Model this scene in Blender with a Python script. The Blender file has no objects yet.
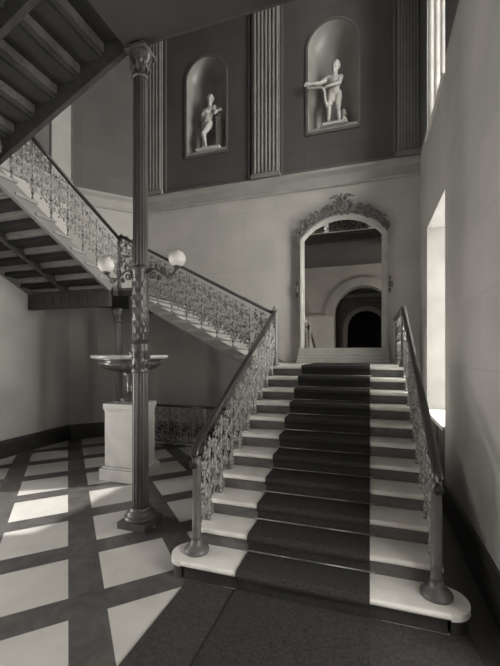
import bpy, math, random
from mathutils import Vector, Matrix
C = bpy.context.scene.collection
PI = math.pi
V = Vector
ORG = {}

# ------------------------------------------------------------------ materials
def newmat(name):
    m = bpy.data.materials.new(name); m.use_nodes = True
    nt = m.node_tree; b = nt.nodes['Principled BSDF']
    return m, nt, b
def tone(v): return (v*1.0, v*0.975, v*0.93, 1)
def noise_mat(name, lo, hi, scale=6, rough=.6, detail=6, metal=0, bump=0, stretch=(1,1,1), dist=0.0, spec=.5, coat=0):
    m, nt, b = newmat(name); N = nt.nodes; L = nt.links
    tc = N.new('ShaderNodeTexCoord'); mp = N.new('ShaderNodeMapping'); mp.inputs['Scale'].default_value = stretch
    n = N.new('ShaderNodeTexNoise'); n.inputs['Scale'].default_value = scale; n.inputs['Detail'].default_value = detail
    n.inputs['Distortion'].default_value = dist
    r = N.new('ShaderNodeValToRGB'); r.color_ramp.elements[0].position = .3; r.color_ramp.elements[1].position = .7
    r.color_ramp.elements[0].color = tone(lo); r.color_ramp.elements[1].color = tone(hi)
    L.new(tc.outputs['Object'], mp.inputs[0]); L.new(mp.outputs[0], n.inputs['Vector']); L.new(n.outputs['Fac'], r.inputs[0])
    L.new(r.outputs[0], b.inputs['Base Color'])
    b.inputs['Roughness'].default_value = rough; b.inputs['Metallic'].default_value = metal
    b.inputs['Specular IOR Level'].default_value = spec
    b.inputs['Coat Weight'].default_value = coat
    if bump:
        bp = N.new('ShaderNodeBump'); bp.inputs['Strength'].default_value = bump; bp.inputs['Distance'].default_value = .01
        L.new(n.outputs['Fac'], bp.inputs['Height']); L.new(bp.outputs[0], b.inputs['Normal'])
    return m
def stone_mat(name, v, axis, bw=1.25, bh=.62, mort=.90, vary=.03, rough=.75, off=(0,0)):
    """ashlar: big blocks with faint joints; axis picks which horizontal coordinate runs along the wall"""
    m, nt, b = newmat(name); N = nt.nodes; L = nt.links
    tc = N.new('ShaderNodeTexCoord'); sx = N.new('ShaderNodeSeparateXYZ'); L.new(tc.outputs['Object'], sx.inputs[0])
    cb = N.new('ShaderNodeCombineXYZ')
    if axis == 'd':
        ad = N.new('ShaderNodeMath'); ad.operation = 'ADD'; L.new(sx.outputs[0], ad.inputs[0]); L.new(sx.outputs[1], ad.inputs[1])
        ml = N.new('ShaderNodeMath'); ml.operation = 'MULTIPLY'; ml.inputs[1].default_value = .7071; L.new(ad.outputs[0], ml.inputs[0]); L.new(ml.outputs[0], cb.inputs[0])
    else:
        L.new(sx.outputs[0 if axis == 'x' else 1], cb.inputs[0])
    L.new(sx.outputs[2], cb.inputs[1])
    mp = N.new('ShaderNodeMapping'); mp.inputs['Location'].default_value = (off[0]+20, off[1]+20, 0); L.new(cb.outputs[0], mp.inputs[0])
    br = N.new('ShaderNodeTexBrick'); br.inputs['Scale'].default_value = 1
    br.inputs['Brick Width'].default_value = bw; br.inputs['Row Height'].default_value = bh
    br.inputs['Mortar Size'].default_value = .007; br.inputs['Mortar Smooth'].default_value = .4
    br.inputs['Color1'].default_value = tone(v*(1-vary)); br.inputs['Color2'].default_value = tone(v*(1+vary)); br.inputs['Mortar'].default_value = tone(v*mort)
    L.new(mp.outputs[0], br.inputs['Vector'])
    n = N.new('ShaderNodeTexNoise'); n.inputs['Scale'].default_value = 1.3; n.inputs['Detail'].default_value = 8
    L.new(tc.outputs['Object'], n.inputs['Vector'])
    r = N.new('ShaderNodeValToRGB'); r.color_ramp.elements[0].position = .3; r.color_ramp.elements[1].position = .75
    r.color_ramp.elements[0].color = (.86,.86,.86,1); r.color_ramp.elements[1].color = (1.06,1.06,1.06,1); L.new(n.outputs['Fac'], r.inputs[0])
    mx = N.new('ShaderNodeMix'); mx.data_type = 'RGBA'; mx.blend_type = 'MULTIPLY'; mx.inputs[0].default_value = 1
    L.new(br.outputs['Color'], mx.inputs[6]); L.new(r.outputs[0], mx.inputs[7]); L.new(mx.outputs[2], b.inputs['Base Color'])
    b.inputs['Roughness'].default_value = rough; b.inputs['Specular IOR Level'].default_value = .3
    return m
def floor_mat(name):
    """white marble squares .58 m separated by .25 m dark bands, laid at 45 degrees"""
    m, nt, b = newmat(name); N = nt.nodes; L = nt.links
    tc = N.new('ShaderNodeTexCoord'); mp = N.new('ShaderNodeMapping'); mp.vector_type = 'TEXTURE'
    mp.inputs['Rotation'].default_value = (0, 0, PI/4); L.new(tc.outputs['Object'], mp.inputs[0])
    sx = N.new('ShaderNodeSeparateXYZ'); L.new(mp.outputs[0], sx.inputs[0])
    def inside(sock, start):
        a = N.new('ShaderNodeMath'); a.operation = 'SUBTRACT'; a.inputs[1].default_value = start - .833*20; L.new(sock, a.inputs[0])
        mo = N.new('ShaderNodeMath'); mo.operation = 'MODULO'; mo.inputs[1].default_value = .833; L.new(a.outputs[0], mo.inputs[0])
        lt = N.new('ShaderNodeMath'); lt.operation = 'LESS_THAN'; lt.inputs[1].default_value = .582; L.new(mo.outputs[0], lt.inputs[0])
        return lt.outputs[0]
    ib = inside(sx.outputs[0], .255); ia = inside(sx.outputs[1], 3.045)
    mul = N.new('ShaderNodeMath'); mul.operation = 'MULTIPLY'; L.new(ia, mul.inputs[0]); L.new(ib, mul.inputs[1])
    def cloud(lo, hi, scale, dist):
        n = N.new('ShaderNodeTexNoise'); n.inputs['Scale'].default_value = scale; n.inputs['Detail'].default_value = 9; n.inputs['Distortion'].default_value = dist
        L.new(tc.outputs['Object'], n.inputs['Vector'])
        r = N.new('ShaderNodeValToRGB'); r.color_ramp.elements[0].position = .3; r.color_ramp.elements[1].position = .7
        r.color_ramp.elements[0].color = tone(lo); r.color_ramp.elements[1].color = tone(hi); L.new(n.outputs['Fac'], r.inputs[0]); return r.outputs[0]
    mx = N.new('ShaderNodeMix'); mx.data_type = 'RGBA'; L.new(mul.outputs[0], mx.inputs[0])
    L.new(cloud(.06, .12, 4, 1.6), mx.inputs[6]); L.new(cloud(.46, .57, 2.2, .6), mx.inputs[7])
    L.new(mx.outputs[2], b.inputs['Base Color']); b.inputs['Roughness'].default_value = .32; b.inputs['Specular IOR Level'].default_value = .4
    return m
M = {}
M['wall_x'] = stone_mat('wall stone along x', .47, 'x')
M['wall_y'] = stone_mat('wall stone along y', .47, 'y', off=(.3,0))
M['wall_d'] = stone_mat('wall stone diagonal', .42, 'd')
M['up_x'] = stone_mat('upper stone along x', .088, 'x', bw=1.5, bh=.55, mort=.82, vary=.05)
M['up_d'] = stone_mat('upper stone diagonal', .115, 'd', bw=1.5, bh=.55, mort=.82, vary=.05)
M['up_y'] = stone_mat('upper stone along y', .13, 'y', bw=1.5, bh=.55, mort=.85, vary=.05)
M['trim'] = noise_mat('trim stone', .30, .36, 3, .7)
M['pilaster'] = noise_mat('pilaster stone', .17, .22, 4, .7)
M['frame_dark'] = noise_mat('panel edging', .10, .13, 4, .7)
M['baseb'] = noise_mat('dark marble baseboard', .028, .05, 5, .4, dist=1)
M['floor'] = floor_mat('marble floor')
M['marble'] = noise_mat('white tread marble', .62, .76, 3.5, .35, dist=1.2)
M['riser'] = noise_mat('grey riser marble', .075, .125, 5, .45, dist=1.4, stretch=(1,2,3))
M['pedestal'] = noise_mat('pedestal marble', .42, .55, 2.4, .4, dist=1.5)
M['statue'] = noise_mat('statue marble', .44, .50, 6, .5)
M['niche'] = noise_mat('niche plaster', .26, .31, 3, .35)
M['carpet'] = noise_mat('dark stair carpet', .026, .05, 60, .95, bump=.5, spec=.1)
M['rod'] = noise_mat('stair rod metal', .25, .35, 30, .35, metal=.8)
M['iron'] = noise_mat('painted iron', .02, .45, 30, .5, detail=3, spec=.5)  # strong mottle puts lit leaves and shaded scrolls into the colour
M['iron_lt'] = noise_mat('pale painted iron', .015, .42, 20, .5, detail=3)  # same lit-and-shaded mottle in the colour, coarser
M['post'] = noise_mat('newel iron', .075, .12, 14, .42)
M['mat'] = noise_mat('floor mat pile', .035, .06, 50, .95, bump=.4, spec=.1)
M['reveal'] = noise_mat('reveal plaster', .17, .21, 2.5, .8)
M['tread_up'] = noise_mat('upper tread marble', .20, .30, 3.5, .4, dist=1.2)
M['iron_dk'] = noise_mat('dark iron', .035, .06, 12, .45)
M['column'] = noise_mat('column iron', .06, .095, 8, .38, stretch=(1,1,.3), metal=.25)
M['wood'] = noise_mat('handrail mahogany', .018, .04, 10, .3, stretch=(1,1,8), coat=.3)
M['stringer'] = noise_mat('stringer paint', .15, .20, 3, .6)
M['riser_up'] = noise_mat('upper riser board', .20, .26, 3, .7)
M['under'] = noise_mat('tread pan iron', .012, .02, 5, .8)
M['frame'] = noise_mat('mirror frame stone', .34, .42, 5, .45)
M['gilt'] = noise_mat('carved ornament', .012, .24, 26, .42, detail=3)
M['tazza'] = noise_mat('tazza bronze', .10, .18, 6, .25, metal=.5, dist=1)
M['tazza_rim'] = noise_mat('tazza marble top', .40, .55, 6, .3)
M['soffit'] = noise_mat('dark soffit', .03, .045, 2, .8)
M['ceiling'] = noise_mat('ceiling plaster', .3, .35, 2, .85)
M['panel_dk'] = noise_mat('dark window apron', .06, .09, 3, .6)
M['sash'] = noise_mat('window sash paint', .45, .5, 4, .6)
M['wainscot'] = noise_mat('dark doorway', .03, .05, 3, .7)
def glass_mats():
    m, nt, b = newmat('mirror silver'); b.inputs['Metallic'].default_value = 1; b.inputs['Roughness'].default_value = .015
    N = nt.nodes; n = N.new('ShaderNodeTexNoise'); n.inputs['Scale'].default_value = 1.5
    r = N.new('ShaderNodeValToRGB'); r.color_ramp.elements[0].color = tone(.66); r.color_ramp.elements[1].color = tone(.74)
    nt.links.new(n.outputs['Fac'], r.inputs[0]); nt.links.new(r.outputs[0], b.inputs['Base Color']); M['mirror'] = m
    M['curtain'] = noise_mat('dark curtain cloth', .05, .12, 7, .9, stretch=(6,6,.3))
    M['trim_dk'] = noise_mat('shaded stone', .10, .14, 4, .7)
    m, nt, b = newmat('window glass'); N = nt.nodes; L = nt.links
    t = N.new('ShaderNodeBsdfTransparent'); t.inputs[0].default_value = (.93,.93,.91,1); g = N.new('ShaderNodeBsdfGlossy'); g.inputs['Roughness'].default_value = .05
    mx = N.new('ShaderNodeMixShader'); mx.inputs[0].default_value = .06; L.new(t.outputs[0], mx.inputs[1]); L.new(g.outputs[0], mx.inputs[2])
    L.new(mx.outputs[0], N['Material Output'].inputs['Surface']); M['glass'] = m
    m, nt, b = newmat('opal glass'); n = nt.nodes.new('ShaderNodeTexNoise'); n.inputs['Scale'].default_value = 9
    r = nt.nodes.new('ShaderNodeValToRGB'); r.color_ramp.elements[0].color = tone(.58); r.color_ramp.elements[1].color = tone(.66)
    nt.links.new(n.outputs['Fac'], r.inputs[0]); nt.links.new(r.outputs[0], b.inputs['Base Color'])
    b.inputs['Roughness'].default_value = .35; b.inputs['Subsurface Weight'].default_value = .3; b.inputs['Subsurface Radius'].default_value = (.05,.05,.05); M['opal'] = m
glass_mats()

# ------------------------------------------------------------------ mesh builder
def frame_of(d, up=V((0,0,1))):
    d = d.normalized()
    if abs(d.dot(up)) > .98: up = V((0,1,0))
    a = d.cross(up).normalized(); return a, a.cross(d).normalized()
class MB:
    def __init__(s): s.v = []; s.f = []; s.sm = []
    def add(s, vs, fs, smooth=False):
        o = len(s.v); s.v += [tuple(p) for p in vs]; s.f += [tuple(i+o for i in f) for f in fs]; s.sm += [smooth]*len(fs); return s
    def quad(s, a, b, c, d): return s.add([a,b,c,d], [(0,1,2,3)])
    def box(s, x0, x1, y0, y1, z0, z1, bv=0):
        if bv <= 0:
            vs = [(x,y,z) for z in (z0,z1) for y in (y0,y1) for x in (x0,x1)]
            return s.add(vs, [(0,2,3,1),(4,5,7,6),(0,1,5,4),(2,6,7,3),(0,4,6,2),(1,3,7,5)])
        b = bv
        def ring(i, z): return [(x0+i,y0+b,z),(x0+b,y0+i,z),(x1-b,y0+i,z),(x1-i,y0+b,z),(x1-i,y1-b,z),(x1-b,y1-i,z),(x0+b,y1-i,z),(x0+i,y1-b,z)]
        def ring_in(z): return [(x0+b,y0+b+1e-5,z),(x0+b+1e-5,y0+b,z),(x1-b-1e-5,y0+b,z),(x1-b,y0+b+1e-5,z),(x1-b,y1-b-1e-5,z),(x1-b-1e-5,y1-b,z),(x0+b+1e-5,y1-b,z),(x0+b,y1-b-1e-5,z)]
        R = [ring_in(z0), ring(0, z0+b), ring(0, z1-b), ring_in(z1)]
        vs = sum(R, []); fs = [tuple(range(7,-1,-1)), tuple(range(24,32))]
        for k in range(3):
            for i in range(8): j = (i+1) % 8; fs.append((k*8+i, k*8+j, k*8+8+j, k*8+8+i))
        return s.add(vs, fs)
    def prism(s, prof, p0, du, dv, dw):
        """closed 2-D profile in (du,dv) at p0, extruded by the vector dw"""
        p0, du, dv, dw = V(p0), V(du), V(dv), V(dw); n = len(prof)
        a = [p0+du*u+dv*v for u, v in prof]; vs = a+[p+dw for p in a]
        fs = [tuple(range(n-1,-1,-1)), tuple(range(n, 2*n))]+[(i, (i+1)%n, n+(i+1)%n, n+i) for i in range(n)]
        return s.add(vs, fs)
    def lathe(s, prof, c, seg=24, flute=None, axis=None):
        """prof: (r,z) from bottom to top; flute=(count, depth) carves the shaft"""
        c = V(c); n = len(prof); vs = []; fs = []
        for r, z in prof:
            for i in range(seg):
                a = 2*PI*i/seg; rr = r
                if flute: rr = r*(1-flute[1]*max(0, math.sin(flute[0]*a/1.0))**.7)
                p = V((rr*math.cos(a), rr*math.sin(a), z))
                vs.append(c+(axis @ p if axis is not None else p))
        for k in range(n-1):
            for i in range(seg):
                j = (i+1) % seg; fs.append((k*seg+i, k*seg+j, k*seg+seg+j, k*seg+seg+i))
        fs.append(tuple(range(seg-1,-1,-1))); fs.append(tuple(range((n-1)*seg, n*seg)))
        return s.add(vs, fs, True)
    def sweep(s, path, prof, up=V((0,0,1)), smooth=True, vertical=False):
        path = [V(p) for p in path]; n = len(prof); vs = []; fs = []
        for i, p in enumerate(path):
            d = (path[min(i+1, len(path)-1)]-path[max(i-1, 0)])
            a, b = frame_of(d, up)
            if vertical: b = V((0,0,1))
            k = 1.0
            vs += [p+a*u*k+b*v for u, v in prof]
        for i in range(len(path)-1):
            for j in range(n): q = (j+1) % n; fs.append((i*n+j, i*n+q, i*n+n+q, i*n+n+j))
        fs.append(tuple(range(n-1,-1,-1))); fs.append(tuple(range((len(path)-1)*n, len(path)*n)))
        return s.add(vs, fs, smooth)
    def tube(s, path, r, seg=6):
        path = [V(p) for p in path]; rs = r if isinstance(r, (list, tuple)) else [r]*len(path); vs = []; fs = []
        up = None
        for i, p in enumerate(path):
            d = path[min(i+1, len(path)-1)]-path[max(i-1, 0)]
            if d.length < 1e-9: d = V((0,0,1))
            if up is None: a, b = frame_of(d)
            else:
                b = (up-d.normalized()*up.dot(d.normalized()));
                if b.length < 1e-6: a, b = frame_of(d)
                else: b.normalize(); a = d.normalized().cross(b)
            up = b
            vs += [p+(a*math.cos(2*PI*k/seg)+b*math.sin(2*PI*k/seg))*rs[i] for k in range(seg)]
        for i in range(len(path)-1):
            for j in range(seg): q = (j+1) % seg; fs.append((i*seg+j, i*seg+q, i*seg+seg+q, i*seg+seg+j))
        fs.append(tuple(range(seg-1,-1,-1))); fs.append(tuple(range((len(path)-1)*seg, len(path)*seg)))
        return s.add(vs, fs, True)
    def ball(s, c, r, seg=12, rings=8, mat=None):
        c = V(c); r = V(r) if not isinstance(r, (int, float)) else V((r,r,r)); vs = []; fs = []
        for k in range(1, rings):
            t = PI*k/rings
            for i in range(seg):
                a = 2*PI*i/seg; p = V((r.x*math.sin(t)*math.cos(a), r.y*math.sin(t)*math.sin(a), r.z*math.cos(t)))
                vs.append(c+(mat @ p if mat is not None else p))
        top = V((0,0,r.z)); T = len(vs); vs += [c+(mat @ top if mat is not None else top), c-(mat @ top if mat is not None else top)]
        for k in range(rings-2):
            for i in range(seg): j = (i+1) % seg; fs.append((k*seg+i, k*seg+seg+i, k*seg+seg+j, k*seg+j))
        for i in range(seg):
            j = (i+1) % seg; fs.append((T, i, j)); fs.append((T+1, (rings-2)*seg+j, (rings-2)*seg+i))
        return s.add(vs, fs, True)
    def capsule(s, p0, p1, r0, r1, seg=12):
        p0, p1 = V(p0), V(p1); d = p1-p0; L = d.length; d = d.normalized(); a, b = frame_of(d); vs = []; rows = []
        for k in range(1, 5): t = PI/2*k/4; rows.append((-r0*math.cos(t), r0*math.sin(t)))
        rows += [(L*q, r0+(r1-r0)*q) for q in (.25,.5,.75)]
        for k in range(4): t = PI/2*k/4; rows.append((L+r1*math.sin(t), r1*math.cos(t)))
        for z, r in rows: vs += [p0+d*z+(a*math.cos(2*PI*i/seg)+b*math.sin(2*PI*i/seg))*r for i in range(seg)]
        n = len(rows); fs = [tuple(range(seg-1,-1,-1)), tuple(range((n-1)*seg, n*seg))]
        for k in range(n-1):
            for i in range(seg): j = (i+1) % seg; fs.append((k*seg+i, k*seg+j, k*seg+seg+j, k*seg+seg+i))
        return s.add(vs, fs, True)
    def leaf(s, p, d, n, L, W, T=.004):
        p, d, n = V(p), V(d).normalized(), V(n).normalized(); side = d.cross(n).normalized()
        m = p+d*L*.4
        vs = [p, p+d*L, m+side*W/2, m-side*W/2, m+n*T, m-n*T]
        return s.add(vs, [(0,2,4),(2,1,4),(1,3,4),(3,0,4),(2,0,5),(1,2,5),(3,1,5),(0,3,5)])
    def mesh(s, name, m, off=V((0,0,0))):
        me = bpy.data.meshes.new(name); me.from_pydata([V(p)-off for p in s.v], [], s.f); me.update()
        me.polygons.foreach_set('use_smooth', s.sm); me.materials.append(m); return me
    def build(s, name, m, parent=None, origin=None):
        m = M[m] if isinstance(m, str) else m
        o0 = V(origin) if origin is not None else (ORG[parent.name] if parent else V((0,0,0)))
        o = bpy.data.objects.new(name, s.mesh(name, m, o0)); C.objects.link(o)
        if parent: o.parent = parent; o.location = o0-ORG[parent.name]
        else: o.location = o0
        ORG[o.name] = o0
        return o
def tag(o, label, cat, group=None):
    o['label'] = label; o['category'] = cat
    if group: o['group'] = group
    return o
def thing(name, loc, label, cat, group=None):
    o = bpy.data.objects.new(name, None); o.empty_display_size = .1; C.objects.link(o); o.location = loc; ORG[o.name] = V(loc)
    return tag(o, label, cat, group)
def struct(name, mb, m):
    o = mb.build(name, m); o['kind'] = 'structure'; return o
def put(me, name, loc, parent, rotz=0):
    """another copy of a mesh as a part of parent, at a world place"""
    o = bpy.data.objects.new(name, me); C.objects.link(o); o.parent = parent; o.location = V(loc)-ORG[parent.name]; o.rotation_euler = (0,0,rotz)
    ORG[o.name] = V(loc); return o

# ------------------------------------------------------------------ key dimensions (metres)
R_, T_ = .15, .28
XL, XR, SL, SR = -1.47, .50, -1.41, .44          # stair sides, balustrade lines
YB = 7.2; YLAND = 5.41; ZL = 1.65; XW = .863; XLEFT = -6.15; ZC = 10.2
Z2, Z3, ZG = 3.00, 4.20, 5.45
XC0, YC1 = -5.15, 6.2
CEN = -.49

# ------------------------------------------------------------------ room shell
def rect_wall(fixed, axis, a0, a1, z0, z1, holes):
    """plane wall with rectangular holes [(a0,a1,z0,z1)]"""
    mb = MB(); A = sorted({a0, a1, *[h[0] for h in holes], *[h[1] for h in holes]}); Z = sorted({z for z in {z0, z1, *[h[2] for h in holes], *[h[3] for h in holes]} if z0 <= z <= z1})
    for i in range(len(A)-1):
        for k in range(len(Z)-1):
            ca, cz = (A[i]+A[i+1])/2, (Z[k]+Z[k+1])/2
            if any(h[0] < ca < h[1] and h[2] < cz < h[3] for h in holes): continue
            P = [(A[i],Z[k]),(A[i+1],Z[k]),(A[i+1],Z[k+1]),(A[i],Z[k+1])]
            mb.quad(*[((p, fixed, z) if axis == 'x' else (fixed, p, z)) for p, z in P])
    return mb
def arch_wall(y, x0, x1, z0, z1, holes, seg=28):
    """plane wall y=const with round-headed holes (xc, half width, bottom, springing)"""
    mb = MB(); holes = sorted(holes); x = x0
    for xc, hw, zb, zs in holes:
        mb.quad((x,y,z0),(xc-hw,y,z0),(xc-hw,y,z1),(x,y,z1))
        if zb > z0: mb.quad((xc-hw,y,z0),(xc+hw,y,z0),(xc+hw,y,zb),(xc-hw,y,zb))
        pts = [(xc+hw*math.cos(PI-PI*i/seg), zs+hw*math.sin(PI-PI*i/seg)) for i in range(seg+1)]
        for (xa, za), (xb, zb_) in zip(pts, pts[1:]): mb.quad((xa,y,za),(xb,y,zb_),(xb,y,z1),(xa,y,z1))
        x = xc+hw
    mb.quad((x,y,z0),(x1,y,z0),(x1,y,z1),(x,y,z1)); return mb

fl = MB(); fl.box(-7.5, 3.2, -6.5, 7.6, -.2, 0); struct('floor', fl, 'floor')
ce = MB(); ce.box(-7.5, 3.2, -1.0, 7.6, ZC, ZC+.2); struct('ceiling', ce, 'ceiling')
ZS0, ZS1 = 5.08, 5.43
w = MB(); w.quad((XC0,YB,0),(1.5,YB,0),(1.5,YB,ZS1),(XC0,YB,ZS1)); wall_back = struct('wall_back', w, 'wall_x')
NI = [(-3.40, .465, 6.25, 7.83), (-.70, .475, 6.26, 7.86)]
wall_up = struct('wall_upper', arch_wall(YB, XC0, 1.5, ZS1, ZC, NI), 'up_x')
w = MB(); w.quad((XLEFT,YC1,0),(XC0,YB,0),(XC0,YB,ZS1),(XLEFT,YC1,ZS1)); struct('wall_corner', w, 'wall_d')
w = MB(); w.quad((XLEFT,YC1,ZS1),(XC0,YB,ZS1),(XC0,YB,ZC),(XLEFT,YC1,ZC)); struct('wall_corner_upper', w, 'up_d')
DOOR = (1.25, 2.75, 0, 2.55)
w = rect_wall(XLEFT, 'y', -6.5, YC1, 0, ZS1, [DOOR]); struct('wall_left', w, 'wall_y')
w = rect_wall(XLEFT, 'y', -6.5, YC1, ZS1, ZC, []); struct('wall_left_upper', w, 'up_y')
WY0, WY1 = 4.893, 6.352
WIN = [(WY0, WY1, .946, 3.83), (WY0, WY1, 5.24, 9.2)]
XO = 1.38
struct('wall_right_upper', rect_wall(XW, 'y', 2.3, YB, ZS1, ZC, [(WY0, WY1, ZS1-.1, 9.2)]), 'up_y')  # dark stone here stands in for light falling off up the wall
w = rect_wall(XW, 'y', 2.3, YB, 0, ZS1, WIN[:1]+[(WY0, WY1, 5.24, ZS1+.1), (WY0, WY1, .31, .946)])
rv = MB()
for a0, a1, z0, z1 in WIN:                                       # deep reveals
    for ya in (a0, a1): rv.quad((XW,ya,z0),(XO,ya,z0),(XO,ya,z1),(XW,ya,z1))
    rv.quad((XW,a0,z1),(XW,a1,z1),(XO,a1,z1),(XO,a0,z1))
w.quad((XW,2.3,0),(2.6,2.3,0),(2.6,2.3,ZC),(XW,2.3,ZC))
w.quad((XO,2.3,0),(XO,WY0,0),(XO,WY0,ZC),(XO,2.3,ZC)); w.quad((XO,WY1,0),(XO,YB,0),(XO,YB,ZC),(XO,WY1,ZC))
w.quad((XO,WY0,0),(XO,WY1,0),(XO,WY1,.946),(XO,WY0,.946)); w.quad((XO,WY0,3.83),(XO,WY1,3.83),(XO,WY1,5.24),(XO,WY0,5.24)); w.quad((XO,WY0,9.2),(XO,WY1,9.2),(XO,WY1,ZC),(XO,WY0,ZC))
wr = struct('wall_right', w, 'wall_y'); rv.build('window_reveal', 'reveal', wr)
w = MB(); w.quad((2.6,-6.5,0),(2.6,2.3,0),(2.6,2.3,ZC),(2.6,-6.5,ZC)); struct('wall_right_hall', w, 'wall_y')
fb = MB(); fb.box(.505, XW-.051, 2.3, YB-.001, .0005, .005); struct('trim_11', fb, 'baseb')
# window apron, sills, reveal flutes, sashes
def window(n, z0, z1, fluted):
    root = bpy.data.objects.new('window_%d' % n, None); C.objects.link(root); root['kind'] = 'structure'; root.location = (XO,(WY0+WY1)/2,z0); ORG[root.name] = V(root.location)
    fr = MB(); t = .06
    for a, b in ((WY0, WY0+t), (WY1-t, WY1)): fr.box(XO-.06, XO+.02, a, b, z0, z1)
    for a, b in ((z0+.0, z0+.09), (z1-t, z1), ((z0+z1)/2-.03, (z0+z1)/2+.03)): fr.box(XO-.05, XO+.01, WY0+t, WY1-t, a, b)
    fo = fr.build('window_frame', 'sash', root)
    mu = MB()
    for k in (1, 2): y = WY0+(WY1-WY0)*k/3; mu.box(XO-.04, XO, y-.015, y+.015, z0+.09, z1-t)
    for k in range(1, 6):
        if k != 3: z = z0+(z1-z0)*k/6; mu.box(XO-.035, XO-.005, WY0+t, WY1-t, z-.013, z+.013)
    mu.build('glazing_bars', 'sash', fo)
    g = MB(); g.quad((XO-.02,WY0+t,z0+.09),(XO-.02,WY1-t,z0+.09),(XO-.02,WY1-t,z1-t),(XO-.02,WY0+t,z1-t)); g.build('window_pane', 'glass', root)
    s = MB(); s.box(XW-.035, XO-.06, WY0-.0, WY1, z0-.05, z0+.004, .008); s.build('window_sill', 'marble', root)
    if fluted:
        j = MB()
        for k in range(5):
            xa = XW+.02+k*.088; j.prism([(0,0),(.012,.009),(.035,.013),(.058,.009),(.07,0)], (xa,WY1,z0+.01), (1,0,0), (0,-1,0), (0,0,z1-z0-.02))
        j.build('fluted_reveal', 'pilaster', root)
window(1, .946, 3.83, False); window(2, 5.24, 9.2, True)
ap = MB(); ap.quad((XW+.05,WY0,.31),(XW+.05,WY1,.31),(XW+.05,WY1,.93),(XW+.05,WY0,.93))
for ya in (WY0, WY1): ap.quad((XW,ya,.31),(XW+.05,ya,.31),(XW+.05,ya,.93),(XW,ya,.93))
ap.quad((XW,WY0,.31),(XW,WY1,.31),(XW+.05,WY1,.31),(XW+.05,WY0,.31))
for a, b in ((WY0+.12, (WY0+WY1)/2-.05), ((WY0+WY1)/2+.05, WY1-.12)): ap.box(XW+.03, XW+.05, a, b, .42, .82, .01)
struct('trim_1', ap, 'panel_dk')
# entrance side wall behind the camera: big arch, a passage with an inner arch
AC = -.26; YW = .35; AR, AO, AZ = 1.05, 1.34, 3.31
w = arch_wall(YW, XLEFT, 2.6, 0, ZG, [(AC, AR, 0, AZ), (-3.6, .95, 0, AZ)])
struct('wall_front', w, 'wall_x')
w = rect_wall(YW, 'x', XLEFT, 2.6, ZG, ZC, [(-2.75, .3, ZG+.12, 8.4)]); struct('wall_front_upper', w, 'wall_x')
root = bpy.data.objects.new('window_3', None); C.objects.link(root); root['kind'] = 'structure'; root.location = (-1.2,YW,ZG+.12); ORG[root.name] = V(root.location)
fr = MB()
for xa in (-2.75, -1.76, -.74, .24): fr.box(xa, xa+.06, YW-.08, YW-.01, ZG+.12, 8.4)
for za in (ZG+.12, 7.2, 8.34): fr.box(-2.69, .24, YW-.075, YW-.015, za, za+.06)
fr.build('window_frame', 'sash', root)
g = MB(); g.quad((-2.69,YW-.05,ZG+.18),(.24,YW-.05,ZG+.18),(.24,YW-.05,8.34),(-2.69,YW-.05,8.34)); g.build('window_pane', 'glass', root)
for xa, xb, lb_ in ((-2.46,-1.66,'dark curtain over the gallery window, the left one seen in the mirror'),(-1.5,-.04,'wide dark curtain over the gallery window, the right one seen in the mirror')):
    cu = MB(); n = 60; P_ = [(xa+(xb-xa)*i/n, YW+.05+.03*math.sin(i*1.05)) for i in range(n+1)]
    for (x0, y0), (x1, y1) in zip(P_, P_[1:]): cu.add([(x0,y0,ZG+.03),(x1,y1,ZG+.03),(x1,y1,8.5),(x0,y0,8.5)], [(0,1,2,3)], True)
    tag(cu.build('curtain', 'curtain', None, ((xa+xb)/2,YW+.05,ZG)), lb_, 'curtain')
ar = MB()
def archivolt(mb, xc, r0, r1, zs, y0, y1, zb=None, seg=32):
    for i in range(seg):
        a, b = PI*i/seg, PI*(i+1)/seg
        P = lambda r, t, y: V((xc+r*math.cos(t), y, zs+r*math.sin(t)))
        mb.add([P(r0,a,y1),P(r1,a,y1),P(r1,b,y1),P(r0,b,y1),P(r0,a,y0),P(r1,a,y0),P(r1,b,y0),P(r0,b,y0)], [(0,1,2,3),(1,5,6,2),(0,3,7,4)])
    if zb is not None:
        for sx in (-1, 1):
            xa, xb = sorted((xc+sx*r0, xc+sx*r1)); mb.box(xa, xb, y0, y1, zb, zs)
archivolt(ar, AC, AR, AO, AZ, YW, YW+.06); archivolt(ar, -3.6, .95, 1.25, AZ, YW, YW+.06)
ar.box(-2.6, AC-AR, YW, YW+.07, AZ-.06, AZ+.01); ar.box(AC+AR, 2.6, YW, YW+.07, AZ-.06, AZ+.01)
struct('trim_2', ar, 'trim')
re = MB()
for xc, r in ((AC, AR), (-3.6, .95)):
    pts = [V((xc-r,YW,0))]+[V((xc+r*math.cos(PI-PI*i/24),YW,AZ+r*math.sin(PI-PI*i/24))) for i in range(25)]+[V((xc+r,YW,0))]
    for a, b in zip(pts, pts[1:]): re.quad(a, b, b+V((0,-.6,0)), a+V((0,-.6,0)))
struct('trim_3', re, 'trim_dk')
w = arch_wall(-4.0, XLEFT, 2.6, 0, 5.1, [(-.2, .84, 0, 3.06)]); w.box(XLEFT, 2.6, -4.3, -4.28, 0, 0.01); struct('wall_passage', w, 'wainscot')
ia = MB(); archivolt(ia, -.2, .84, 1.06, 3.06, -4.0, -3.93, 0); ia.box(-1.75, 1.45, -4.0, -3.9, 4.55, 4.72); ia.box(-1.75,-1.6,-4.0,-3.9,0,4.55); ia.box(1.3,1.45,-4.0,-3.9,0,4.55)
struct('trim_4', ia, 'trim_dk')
w = MB(); w.quad((XLEFT,-6.5,0),(2.6,-6.5,0),(2.6,-6.5,5.1),(XLEFT,-6.5,5.1)); struct('wall_rear', w, 'wainscot')
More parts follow.
